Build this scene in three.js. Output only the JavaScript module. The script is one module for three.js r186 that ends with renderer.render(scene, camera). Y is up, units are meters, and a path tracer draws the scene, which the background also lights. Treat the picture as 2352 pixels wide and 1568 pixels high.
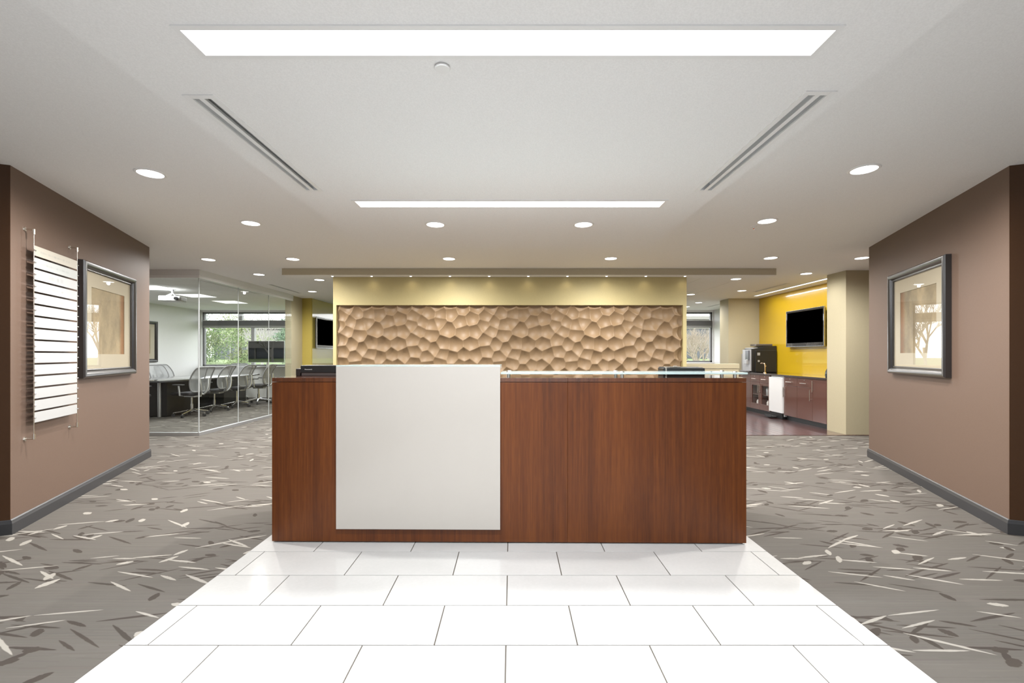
import * as THREE from 'three';
import { RoundedBoxGeometry } from 'three/addons/geometries/RoundedBoxGeometry.js';
import { mergeGeometries, toCreasedNormals } from 'three/addons/utils/BufferGeometryUtils.js';
import { RectAreaLightUniformsLib } from 'three/addons/lights/RectAreaLightUniformsLib.js';

// ------------------------------------------------------------------ camera, sky, light level
const W = 2352, H = 1568, F = 1040, VX = 1175, VY = 815, EYE = 1.237;   // pixels; lens at the origin, EYE metres above the floor
const scene = new THREE.Scene();
const camera = new THREE.PerspectiveCamera(2 * Math.atan(H / 2 / F) * 180 / Math.PI, W / H, 0.05, 400);
camera.position.set(0, EYE, 0);
camera.lookAt(0, EYE, -10);
camera.setViewOffset(W, H, W / 2 - VX, H / 2 - VY, W, H);
scene.add(camera);
const renderer = new THREE.WebGLRenderer({ antialias: true });
renderer.toneMapping = THREE.LinearToneMapping;
renderer.toneMappingExposure = 1.0;
renderer.shadowMap.enabled = true;
RectAreaLightUniformsLib.init();
scene.background = new THREE.Color().setRGB(5.0, 5.1, 5.3);              // bright overcast sky
const LINEAR_GLOW = 68, DOWN = 13, TROFFER = 44, KITCHEN = 40, PUCK = 0.045;   // light levels of the fittings

// ------------------------------------------------------------------ helpers
function rng(seed) { let a = seed >>> 0; return () => { a = (a + 0x6D2B79F5) >>> 0; let t = a; t = Math.imul(t ^ (t >>> 15), t | 1); t ^= t + Math.imul(t ^ (t >>> 7), t | 61); return ((t ^ (t >>> 14)) >>> 0) / 4294967296; }; }
const taken = {};
function numbered(name) { const n = taken[name] = (taken[name] ?? -1) + 1; return n ? name + '_' + String(n).padStart(3, '0') : name; }
function mat(color, roughness = 0.6, extra = {}) {
  const c = Array.isArray(color) ? new THREE.Color().setRGB(...color) : new THREE.Color(color);
  const { map, ...rest } = extra;
  const m = new THREE.MeshPhysicalMaterial({ color: c, roughness, metalness: 0, ...rest });
  if (map) m.map = map;
  return m;
}
function planarUV(g) {   // uv in metres, taken across the axis that the face looks along
  if (!g.attributes.normal) g.computeVertexNormals();
  const p = g.attributes.position, n = g.attributes.normal, uv = new Float32Array(p.count * 2);
  for (let i = 0; i < p.count; i++) {
    const ax = Math.abs(n.getX(i)), ay = Math.abs(n.getY(i)), az = Math.abs(n.getZ(i));
    if (ay >= ax && ay >= az) { uv[2 * i] = p.getX(i); uv[2 * i + 1] = p.getZ(i); }
    else if (ax >= az) { uv[2 * i] = p.getZ(i); uv[2 * i + 1] = p.getY(i); }
    else { uv[2 * i] = p.getX(i); uv[2 * i + 1] = p.getY(i); }
  }
  g.setAttribute('uv', new THREE.BufferAttribute(uv, 2));
  return g;
}
// box from corner to corner
function bx(x0, y0, z0, x1, y1, z1) {
  const g = new THREE.BoxGeometry(Math.abs(x1 - x0), Math.abs(y1 - y0), Math.abs(z1 - z0));
  g.translate((x0 + x1) / 2, (y0 + y1) / 2, (z0 + z1) / 2);
  return planarUV(g);
}
function rb(x0, y0, z0, x1, y1, z1, r = 0.003, s = 2) {   // box with rounded edges
  const w = Math.abs(x1 - x0), h = Math.abs(y1 - y0), d = Math.abs(z1 - z0);
  const g = new RoundedBoxGeometry(w, h, d, s, Math.min(r, w / 2.01, h / 2.01, d / 2.01));
  g.translate((x0 + x1) / 2, (y0 + y1) / 2, (z0 + z1) / 2);
  return planarUV(g);
}
function cyl(x, y0, y1, z, r0, r1 = r0, seg = 20) { const g = new THREE.CylinderGeometry(r1, r0, y1 - y0, seg); g.translate(x, (y0 + y1) / 2, z); return g; }
function rod(a, b, r, r2 = r, seg = 10) {
  const A = new THREE.Vector3(...a), B = new THREE.Vector3(...b), d = B.clone().sub(A), g = new THREE.CylinderGeometry(r2, r, d.length(), seg);
  g.applyQuaternion(new THREE.Quaternion().setFromUnitVectors(new THREE.Vector3(0, 1, 0), d.clone().normalize()));
  return g.translate(...A.add(B).multiplyScalar(0.5).toArray());
}
function merge(list) { return list.length === 1 ? list[0] : mergeGeometries(list.map((g) => { const h = g.index ? g.toNonIndexed() : g; for (const k of Object.keys(h.attributes)) if (!['position', 'normal', 'uv'].includes(k)) h.deleteAttribute(k); if (!h.attributes.uv) planarUV(h); return h; })); }
function add(name, geo, m, parent) {   // a named mesh under parent
  const o = new THREE.Mesh(Array.isArray(geo) ? merge(geo) : geo, m);
  o.name = name; o.castShadow = o.receiveShadow = true;
  parent.add(o);
  return o;
}
function thing(name, label, category, pos = [0, 0, 0], turn = 0, group) {
  const o = new THREE.Group();
  o.name = numbered(name); o.position.set(...pos); o.rotation.y = turn;
  o.userData = { label, category };
  if (group) o.userData.group = group;
  scene.add(o);
  return o;
}
function struct(name, label, category = 'wall') { const o = new THREE.Group(); o.name = name; o.userData = { kind: 'structure', label, category }; scene.add(o); return o; }
function copy(o, label, pos, turn = 0) { const c = o.clone(); c.name = numbered(o.name.replace(/_\d{3}$/, '')); c.userData = { ...o.userData, label }; c.position.set(...pos); c.rotation.y = turn; scene.add(c); return c; }
function dataTex(w, h, f, rx = 1, ry = 1, srgb = true) {   // f(u, v) -> [r, g, b] 0..1 in display values
  const d = new Uint8Array(w * h * 4);
  for (let j = 0; j < h; j++) for (let i = 0; i < w; i++) { const c = f(i / w, j / h, i, j), k = 4 * (j * w + i); d[k] = 255 * Math.min(1, Math.max(0, c[0])); d[k + 1] = 255 * Math.min(1, Math.max(0, c[1])); d[k + 2] = 255 * Math.min(1, Math.max(0, c[2])); d[k + 3] = 255; }
  const t = new THREE.DataTexture(d, w, h);
  t.wrapS = t.wrapT = THREE.RepeatWrapping; t.magFilter = THREE.LinearFilter; t.minFilter = THREE.LinearMipmapLinearFilter; t.generateMipmaps = true;
  if (srgb) t.colorSpace = THREE.SRGBColorSpace;
  t.repeat.set(rx, ry); t.needsUpdate = true;
  return t;
}
function canvasTex(w, h, draw, rx = 1, ry = 1) {
  const c = document.createElement('canvas'); c.width = w; c.height = h;
  draw(c.getContext('2d'), w, h);
  const t = new THREE.CanvasTexture(c);
  t.colorSpace = THREE.SRGBColorSpace; t.wrapS = t.wrapT = THREE.RepeatWrapping; t.repeat.set(rx, ry);
  return t;
}
// tileable value noise
function makeNoise(seed, n) {
  const r = rng(seed), g = Array.from({ length: n * n }, r);
  return (x, y, fx, fy) => {   // x, y in 0..1; fx, fy whole numbers up to n: cells across
    const X = x * fx, Y = y * fy, i = Math.floor(X), j = Math.floor(Y), s = X - i, t = Y - j, a = s * s * (3 - 2 * s), b = t * t * (3 - 2 * t);
    const q = (k, l) => g[(((l % fy) + fy) % fy % n) * n + (((k % fx) + fx) % fx % n)];
    return (q(i, j) * (1 - a) + q(i + 1, j) * a) * (1 - b) + (q(i, j + 1) * (1 - a) + q(i + 1, j + 1) * a) * b;
  };
}
const noise = makeNoise(7, 256);

// ------------------------------------------------------------------ materials
const plaster = dataTex(256, 256, (u, v) => { const k = 0.965 + 0.035 * noise(u, v, 128, 128); return [k, k, k]; }, 2, 2);
const M = {
  ceiling: mat([0.92, 0.92, 0.92], 0.9, { map: plaster }),
  brown: mat([0.160, 0.104, 0.076], 0.55, { map: plaster }),
  accent: mat([0.062, 0.024, 0.006], 0.5, { map: plaster }),
  beige: mat([0.475, 0.42, 0.285], 0.6, { map: plaster }),
  olive: mat([0.42, 0.33, 0.07], 0.6, { map: plaster }),
  white: mat([0.78, 0.78, 0.77], 0.6, { map: plaster }),
  feature: mat([0.565, 0.48, 0.24], 0.6, { map: plaster }),
  soffit: mat([0.52, 0.47, 0.345], 0.7, { map: plaster }),
  base: mat([0.045, 0.045, 0.048], 0.35),
  relief: mat([0.28, 0.185, 0.10], 0.52, { map: plaster }),
  trimWhite: mat([0.85, 0.85, 0.85], 0.4),
  aluminium: mat([0.62, 0.63, 0.64], 0.35, { metalness: 0.9 }),
  steel: mat([0.72, 0.68, 0.62], 0.22, { metalness: 1 }),
  chrome: mat([0.82, 0.82, 0.82], 0.12, { metalness: 1 }),
  mullion: mat([0.16, 0.16, 0.165], 0.45),
  mullionGrey: mat([0.34, 0.34, 0.34], 0.45),
  black: mat([0.012, 0.012, 0.012], 0.4),
  dark: mat([0.03, 0.03, 0.03], 0.6),
  screen: mat([0, 0, 0], 1, { specularIntensity: 0 }),
  glass: mat([1, 1, 1], 0, { transmission: 1, thickness: 0, ior: 1.5 }),
  pictureGlass: mat([1, 1, 1], 0, { transmission: 1, thickness: 0, ior: 1.62 }),
  partition: mat([0.955, 0.985, 0.97], 0, { transmission: 1, thickness: 0, ior: 1.5 }),
  shelfGlass: mat([0.74, 0.88, 0.87], 0.08, { transmission: 0.45, thickness: 0.01, ior: 1.5 }),
  acrylic: mat([0.80, 0.80, 0.79], 0.25),
  frame: mat([0.018, 0.016, 0.016], 0.28, { clearcoat: 0.8, clearcoatRoughness: 0.25 }),
  matBoard: mat([0.50, 0.445, 0.335], 0.8),
  yellowGlass: mat([0.60, 0.385, 0.012], 0.25, { clearcoat: 1, clearcoatRoughness: 0.0, ior: 1.5 }),
  limeGlass: mat([0.44, 0.36, 0.09], 0.25, { clearcoat: 1, clearcoatRoughness: 0.0, ior: 1.6 }),
  tableTop: mat([0.05, 0.05, 0.052], 0.16, { clearcoat: 0.6, clearcoatRoughness: 0.1 }),
  tableBase: mat([0.018, 0.019, 0.02], 0.4),
  counter: mat([0.05, 0.035, 0.032], 0.12, { clearcoat: 1, clearcoatRoughness: 0.03 }),
  cabinet: mat([0.115, 0.048, 0.036], 0.18, { clearcoat: 1, clearcoatRoughness: 0.04 }),
  lens: (() => { const m = mat([0.9, 0.9, 0.9], 0.5); m.emissive = new THREE.Color(1, 1, 1); m.emissiveIntensity = 2.4; return m; })(),
  lamp: (() => { const m = mat([0.9, 0.9, 0.9], 0.5); m.emissive = new THREE.Color().setRGB(1, 0.985, 0.95); m.emissiveIntensity = 9; return m; })(),
  troffer: (() => { const m = mat([0.9, 0.9, 0.9], 0.5); m.emissive = new THREE.Color().setRGB(1, 0.99, 0.95); m.emissiveIntensity = 2.2; return m; })(),
};
// wood veneer: grain along v
function woodTex(seed, dark, mid, light, ry = 1) {
  const n = makeNoise(seed, 256);
  return dataTex(1024, 512, (u, v) => {
    const wob = 0.012 * (n(u, v, 4, 2) - 0.5);
    const a = n(u + wob, v, 20, 1), b = n(u + wob, v, 90, 3), c = n(u + wob, v, 250, 9), e = n(u, v, 5, 4), p = n(u + 0.3, v, 256, 40);
    let k = 0.16 * a + 0.22 * b + 0.26 * c + 0.20 * e + 0.16 * p;
    k = Math.min(1, Math.max(0, (k - 0.22) / 0.56));
    const f = k < 0.5 ? [dark, mid, k * 2] : [mid, light, k * 2 - 1];
    return f[0].map((x, i) => x + (f[1][i] - x) * f[2]);
  }, 1 / 1.8, ry);
}
const deskWood = woodTex(31, [0.43, 0.235, 0.115], [0.52, 0.295, 0.15], [0.60, 0.36, 0.205], 1 / 2.4);
M.desk = mat([0.45, 0.365, 0.13], 0.45, { map: deskWood, clearcoat: 0.12, clearcoatRoughness: 0.3, specularIntensity: 0.7 });
M.deskTop = mat([0.38, 0.33, 0.26], 0.16, { map: deskWood, clearcoat: 1, clearcoatRoughness: 0.05 });
M.planks = [0, 1, 2].map((k) => mat([1.3 + 0.2 * k, 1.3 + 0.2 * k, 1.35 + 0.2 * k], 0.3, { map: woodTex(60 + k, [0.16, 0.075, 0.065], [0.22, 0.11, 0.09], [0.28, 0.15, 0.125], 1), clearcoat: 1, clearcoatRoughness: 0.16, ior: 1.6 }));
// porcelain floor tiles: pale, polished, faint mottling
M.tiles = [0, 1, 2].map((s) => mat([0.535 + 0.012 * s, 0.524 + 0.012 * s, 0.506 + 0.012 * s], 0.06, { map: dataTex(256, 256, (u, v) => { const k = 0.955 + 0.03 * noise(u + s * 0.31, v + s * 0.17, 6, 6) + 0.015 * noise(u, v, 100, 100); return [k, k, k]; }), ior: 1.5 }));
M.grout = mat([0.10, 0.085, 0.068], 0.9);
// carpet: heathered grey with rows of scattered dark and pale brush marks, four metres a repeat
const CARPET = 4.06;
M.carpet = mat([1, 1, 1], 0.95, { map: canvasTex(2048, 2048, (c, w, h) => {
  c.fillStyle = 'rgb(91,86,80)'; c.fillRect(0, 0, w, h);
  const r = rng(404);
  for (let i = 0; i < 9000; i++) {   // streaky heather
    const x = r() * w, y = r() * h, l = 40 + 180 * r(), t = r(), s = t < 0.5 ? [79, 74, 69] : [103, 97, 91];
    c.strokeStyle = `rgba(${s[0]},${s[1]},${s[2]},${0.08 + 0.12 * r()})`; c.lineWidth = 1 + 4 * r();
    for (const dx of [-w, 0, w]) { c.beginPath(); c.moveTo(x + dx, y); c.lineTo(x + dx + l, y + (r() - 0.5) * 8); c.stroke(); }
  }
  const mark = (x, y, a, len, wid, col) => {
    for (const dx of [-w, 0, w]) for (const dy of [-h, 0, h]) {
      const X = x + dx, Y = y + dy;
      if (X < -200 || X > w + 200 || Y < -200 || Y > h + 200) continue;
      c.save(); c.translate(X, Y); c.rotate(a); c.fillStyle = col; c.beginPath();
      const rr = rng(Math.floor(x * 31 + y * 17)), n = 15;
      for (let k = 0; k <= n; k++) { const t = k / n, p = Math.pow(Math.sin(Math.PI * Math.min(1, Math.max(0.02, t))), 0.65) * (0.85 + 0.3 * rr()); const px = (t - 0.5) * len, py = -wid / 2 * p; k ? c.lineTo(px, py) : c.moveTo(px, py); }
      for (let k = n; k >= 0; k--) { const t = k / n, p = Math.pow(Math.sin(Math.PI * Math.min(1, Math.max(0.02, t))), 0.65) * (0.85 + 0.3 * rr()); c.lineTo((t - 0.5) * len, wid / 2 * p); }
      c.closePath(); c.fill(); c.restore();
    }
  };
  const S = w / CARPET;   // pixels a metre
  for (let row = 0; row < 7; row++) {
    const y0 = (row + 0.5) * h / 7;
    const one = (pale) => {
      const leaf = r() < 0.30, spread = leaf ? 0.25 : 0.19;
      const x = r() * w, y = y0 + (r() + r() + r() - 1.5) * 1.25 * spread * S, a = (r() - 0.5) * (leaf ? 2.8 : 1.15);
      const len = (leaf ? 0.065 + 0.05 * r() : 0.14 + 0.17 * r()) * S, wid = (leaf ? 0.028 + 0.02 * r() : 0.012 + 0.009 * r()) * S;
      const v = 0.75 + 0.25 * r();
      mark(x, y, a, len, wid, pale ? `rgb(${(132 + 24 * v) | 0},${(128 + 23 * v) | 0},${(120 + 22 * v) | 0})` : `rgb(${(46 + 16 * v) | 0},${(40 + 14 * v) | 0},${(34 + 13 * v) | 0})`);
    };
    for (let i = 0; i < 104; i++) one(false);
    for (let i = 0; i < 42; i++) one(true);
  }
}, 1 / CARPET, 1 / CARPET) });

// ------------------------------------------------------------------ floor
const CEIL = 2.545, CLOUD = 2.445;
const floor = struct('floor', 'grey patterned carpet with a strip of pale polished tiles and dark wood planks', 'floor');
add('carpet', bx(-9.3, -0.2, 4, 8.2, 0, -13.4), M.carpet, floor);
{
  const X0 = -1.644, X1 = 1.60, D = 0.305, TW = 0.608, G = 0.0026;
  add('grout_bed', bx(X0, 0.0005, -3.444, X1, 0.0045, 2.0), M.grout, floor);
  const shapes = {};
  const tileGeo = (w) => shapes[w.toFixed(3)] ??= (() => { const g = new RoundedBoxGeometry(w - 2 * G, 0.007, D - 2 * G, 1, 0.001); return planarUV(g); })();
  const r = rng(5);
  let row = 0;
  for (let z = -3.444; z < 1.9; z += D, row++) {
    const off = row % 2 ? -0.024 : -0.328;          // joints as read from the photograph
    const cuts = [X0];
    for (let k = -4; k <= 4; k++) { const x = off + k * TW; if (x > X0 + 0.02 && x < X1 - 0.02) cuts.push(x); }
    cuts.push(X1);
    for (let i = 0; i + 1 < cuts.length; i++) {
      const o = add('tile', tileGeo(cuts[i + 1] - cuts[i]), M.tiles[Math.floor(r() * 3)], floor);
      o.position.set((cuts[i] + cuts[i + 1]) / 2, 0.0045, z + D / 2);
    }
  }
}
{
  const r = rng(9), PW = 0.115, g = planarUV(new RoundedBoxGeometry(PW - 0.003, 0.008, 1.2 - 0.003, 1, 0.0012));
  let c = 0;
  for (let x = 3.35; x < 5.85; x += PW, c++) {
    for (let z = -13.15 + (c * 0.37) % 1.2 - 1.2; z < -6.95; z += 1.2) {
      const a = Math.max(z, -13.15), b = Math.min(z + 1.2, -6.95);
      if (b - a < 0.05) continue;
      const o = add('plank', g, M.planks[Math.floor(r() * 3)], floor);
      o.position.set(x + PW / 2, 0.004, (a + b) / 2); o.scale.z = (b - a) / 1.2;
    }
  }
}

// ------------------------------------------------------------------ ceiling
const ceiling = struct('ceiling', 'white ceiling with a lowered panel over the desk and lay-in tiles beyond', 'ceiling');
// slot diffusers: [x, near z, far z, height, width, slots, label]; their openings are cut into the ceiling
const DIFFUSERS = [
  [-1.458, -2.10, -3.34, CLOUD, 0.145, 2, 'two-slot air diffuser in the lowered panel on the sign wall side'],
  [1.42, -2.07, -3.34, CLOUD, 0.145, 2, 'two-slot air diffuser in the lowered panel on the single picture wall side'],
  [-4.47, -8.35, -9.58, CEIL, 0.10, 1, 'single slot air diffuser in the passage beside the glass room'],
  [-5.45, -8.05, -9.65, CEIL, 0.16, 2, 'white slot air diffuser inside the glass meeting room'],
  [5.03, -8.25, -9.40, CEIL, 0.09, 1, 'single slot air diffuser before the kitchenette light'],
  [5.35, -11.1, -12.4, CEIL, 0.09, 1, 'single slot air diffuser near the narrow window'],
];
function plate(x0, z0, x1, z1, y0, y1) {   // flat slab with the diffuser openings of its level cut out
  const v = (x, z) => new THREE.Vector2(x, -z), sh = new THREE.Shape([v(x0, z0), v(x1, z0), v(x1, z1), v(x0, z1)]);
  for (const [x, a, b, y, w] of DIFFUSERS) if (y <= y0 + 1e-6) {   // an opening of the lowered panel goes on through the slab above it
    if (y < y0 && x < x0) continue;
    const h = w * 0.3; sh.holes.push(new THREE.Path([v(x - h, a - 0.03), v(x - h, b + 0.03), v(x + h, b + 0.03), v(x + h, a - 0.03)])); }
  const g = new THREE.ExtrudeGeometry(sh, { depth: y1 - y0, bevelEnabled: false }); g.rotateX(-Math.PI / 2); g.translate(0, y0, 0);
  return planarUV(g);
}
add('slab', plate(-9.3, 4, 8.2, -13.4, CEIL, CEIL + 0.25), M.ceiling, ceiling);
add('lowered_panel', plate(-1.65, 3.0, 1.553, -5.13, CLOUD, CEIL - 0.001), M.ceiling, ceiling);
add('soffit', bx(-3.47, CLOUD + 0.002, -6.84, 4.0, CEIL - 0.001, -7.14), M.soffit, ceiling);
add('soffit_underside', bx(-3.465, CLOUD - 0.003, -6.845, 3.995, CLOUD + 0.002, -7.135), M.ceiling, ceiling);
{   // lay-in tiles: pieces hung a little below the slab, a few millimetres apart
  const lay = (x0, x1, z0, z1, p, skip = () => false) => {
    const shapes = {};
    for (let x = x0; x < x1 - 0.05; x += p) for (let z = z0; z > z1 + 0.05; z -= p) {
      const xe = Math.min(x + p, x1), ze = Math.max(z - p, z1);
      if (skip((x + xe) / 2, (z + ze) / 2)) continue;
      const w = xe - x - 0.008, d = z - ze - 0.008, k = w.toFixed(3) + '/' + d.toFixed(3);
      const o = add('ceiling_tile', shapes[k] ??= planarUV(new RoundedBoxGeometry(w, 0.008, d, 1, 0.002)), M.ceiling, ceiling);
      o.position.set((x + xe) / 2, CEIL - 0.005, (z + ze) / 2);
    }
  };
  lay(-3.64, 4.18, -7.36, -13.15, 0.685);
  lay(-9.05, -4.9, -7.25, -13.15, 0.60, (x, z) => (x > -7.3 && x < -6.6 && ((z < -8.4 && z > -9.1) || (z < -9.6 && z > -10.3) || (z < -10.8 && z > -11.5))) || (x > -5.7 && x < -5.1 && z < -7.9 && z > -9.8));
}

// ------------------------------------------------------------------ walls
function block(name, label, poly, m, y0 = 0, y1 = CEIL) {   // upright prism over a floor polygon [x, z]
  const g = struct(name, label);
  const s = new THREE.Shape(poly.map(([x, z]) => new THREE.Vector2(x, -z)));
  const e = new THREE.ExtrudeGeometry(s, { depth: y1 - y0, bevelEnabled: false });
  e.rotateX(-Math.PI / 2); e.translate(0, y0, 0);
  add('wall_face', planarUV(e), m, g);
  return g;
}
const LA = [-3.458, -3.125], LB = [-4.400, -5.500], RA = [3.443, -3.133], RB = [4.347, -5.507];
const wallLeft = block('wall_left', 'brown angled wall carrying the directory sign', [LA, LB, [-9.2, -5.5], [-9.2, -2.17], [-5.83, -2.17]], M.brown);
const wallRight = block('wall_right', 'brown angled wall carrying one framed picture', [RA, [5.82, -2.19], [8.1, -2.19], [8.1, -5.507], RB], M.brown);
block('wall_front', 'white end wall of the lobby', [[-6.1, 3.0], [6.1, 3.0], [6.1, 3.2], [-6.1, 3.2]], M.white);
block('wall_side', 'white side wall of the lobby', [[-5.98, -2.3], [-5.83, -2.17], [-5.83, 3.05], [-5.98, 3.05]], M.white);
block('wall_side_001', 'white side wall of the lobby opposite', [[5.82, -2.19], [5.98, -2.3], [5.98, 3.05], [5.82, 3.05]], M.white);
{   // a thin, darker brown sheet lies over the returns that face the lobby
  const sheet = (a, b, g) => { const d = new THREE.Vector2(b[0] - a[0], b[1] - a[1]).normalize(), n = [-d.y * 0.004, d.x * 0.004], s = new THREE.Shape([a, b, [b[0] + n[0], b[1] + n[1]], [a[0] + n[0], a[1] + n[1]]].map(([x, z]) => new THREE.Vector2(x, -z))); const e = new THREE.ExtrudeGeometry(s, { depth: CEIL, bevelEnabled: false }); e.rotateX(-Math.PI / 2); add('dark_brown_face', planarUV(e), M.accent, g); };
  sheet([-5.83, -2.17], LA, wallLeft); sheet(RA, [5.82, -2.19], wallRight);
}
block('wall_left_far', 'pale wall at the far side of the meeting room', [[-9.3, -5.4], [-9.1, -5.4], [-9.1, -13.3], [-9.3, -13.3]], M.white);
block('wall_right_far', 'beige wall closing the side passage', [[7.9, -5.45], [8.1, -5.45], [8.1, -7.45], [7.9, -7.45]], M.beige);
// feature wall: frame round the relief panel
const feature = struct('wall_feature', 'yellow beige feature wall holding a carved relief panel');
const FX0 = -2.76, FX1 = 2.706, PX0 = -2.71, PX1 = 2.652, PT = 2.008, PB = 0.80;
add('wall_face', [bx(FX0, PT, -7.0, FX1, CLOUD - 0.004, -7.13), bx(FX0, 0, -7.0, FX1, PB, -7.13), bx(FX0, PB, -7.0, PX0, PT, -7.13), bx(PX1, PB, -7.0, FX1, PT, -7.13), bx(FX0 + 0.001, 0.001, -7.085, FX1 - 0.001, CLOUD - 0.005, -7.131)], M.feature, feature);
{
  // cell centres read off the photograph (zoomed crop coordinates), one repeat of the moulded pattern
  const cells = [[-18, 88], [290, 105], [672, 50], [962, 5], [1215, 120], [505, 215], [748, 238], [985, 232], [182, 285], [1168, 395], [1424, 330], [142, 472], [360, 408], [562, 462], [722, 402], [908, 565], [282, 592], [545, 682], [1236, 615], [1492, 605], [178, 785], [392, 885], [606, 978], [806, 862], [1070, 888], [1395, 868], [206, 1030], [455, 1142], [790, 1092], [1000, 1165], [1246, 1112], [1496, 1112], [181, 1290], [475, 1345], [738, 1288], [1152, 1318], [1348, 1330], [1000, 1430], [-50, 1480], [330, 1540], [640, 1500], [820, 1580], [1250, 1570], [1450, 1640], [130, 1660]];
  const U = 7.0 / 1040 / 9.225, P = 1536 * U, seeds = [];
  for (const [cx, cy] of cells) for (let k = -3; k <= 4; k++) {
    const x = (930 - VX) * 7.0 / 1040 + cx * U + k * P, y = EYE + (VY - 695) * 7.0 / 1040 - cy * U;
    if (x > PX0 - 0.4 && x < PX1 + 0.4) seeds.push([x, y]);
  }
  const NX = 760, NY = 172, w = PX1 - PX0, h = PT - PB, pos = new Float32Array((NX + 1) * (NY + 1) * 3), idx = [];
  for (let j = 0; j <= NY; j++) for (let i = 0; i <= NX; i++) {
    const x = PX0 + w * i / NX, y = PB + h * j / NY;
    let d1 = 9, d2 = 9;
    for (const s of seeds) { const dx = x - s[0]; if (dx > 0.45 || dx < -0.45) continue; const d = dx * dx + (y - s[1]) ** 2; if (d < d1) { d2 = d1; d1 = d; } else if (d < d2) d2 = d; }
    const soft = 0.0005, m = d1 - soft * Math.log(1 + Math.exp(-(d2 - d1) / soft));   // ridge slightly rounded
    pos.set([x, y, -7.080 + Math.min(0.078, 4.0 * Math.max(0, m + 0.0005))], 3 * (j * (NX + 1) + i));
    if (i < NX && j < NY) { const a = j * (NX + 1) + i; idx.push(a, a + 1, a + NX + 2, a, a + NX + 2, a + NX + 1); }
  }
  const g = new THREE.BufferGeometry();
  g.setAttribute('position', new THREE.BufferAttribute(pos, 3)); g.setIndex(idx); g.computeVertexNormals(); planarUV(g);
  add('relief_panel', g, M.relief, feature).userData.label = 'tan moulded panel of hollowed pebble-like cells';
}
// kitchen end
block('wall_pillar', 'beige pillar beside the kitchenette', [[5.17, -7.0], [8.0, -7.0], [8.0, -7.42], [5.17, -7.42]], M.beige);
const kitchenWall = block('wall_kitchen', 'yellow gloss glass wall behind the kitchenette counter', [[5.75, -7.40], [5.95, -7.40], [5.95, -10.55], [5.75, -10.55]], M.olive);
add('glass_cladding', bx(5.742, 0.861, -7.43, 5.75, CEIL - 0.002, -10.495), M.yellowGlass, kitchenWall);
block('wall_column', 'beige column at the end of the kitchenette counter', [[5.03, -10.5], [5.97, -10.5], [5.97, -10.93], [5.03, -10.93]], M.beige);
block('wall_window_return', 'pale return wall beside the last window', [[5.9, -10.9], [6.1, -10.9], [6.1, -13.3], [5.9, -13.3]], M.white);
block('wall_stub', 'pale beige wall end after the glass partition', [[-4.95, -9.90], [-4.825, -9.90], [-4.825, -10.44], [-4.95, -10.44]], M.beige);
const lime = block('wall_lounge', 'olive yellow wall clad with gloss glass', [[-4.95, -10.44], [-4.61, -10.44], [-4.61, -13.25], [-4.95, -13.25]], M.olive);
add('glass_cladding', bx(-4.61, 0.02, -10.46, -4.602, CEIL - 0.01, -13.19), M.limeGlass, lime);
// low partition seen over the desk
{
  const p = thing('low_partition', 'low beige panelled partition below the window beside the kitchenette', 'partition', [3.56, 0, -8.5]);
  add('panel', rb(-0.68, 0, -0.05, 0.68, 0.98, 0.05, 0.004), M.beige, p);
  add('cap', rb(-0.69, 0.986, -0.06, 0.69, 1.073, 0.06, 0.004), M.beige, p);
}
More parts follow.
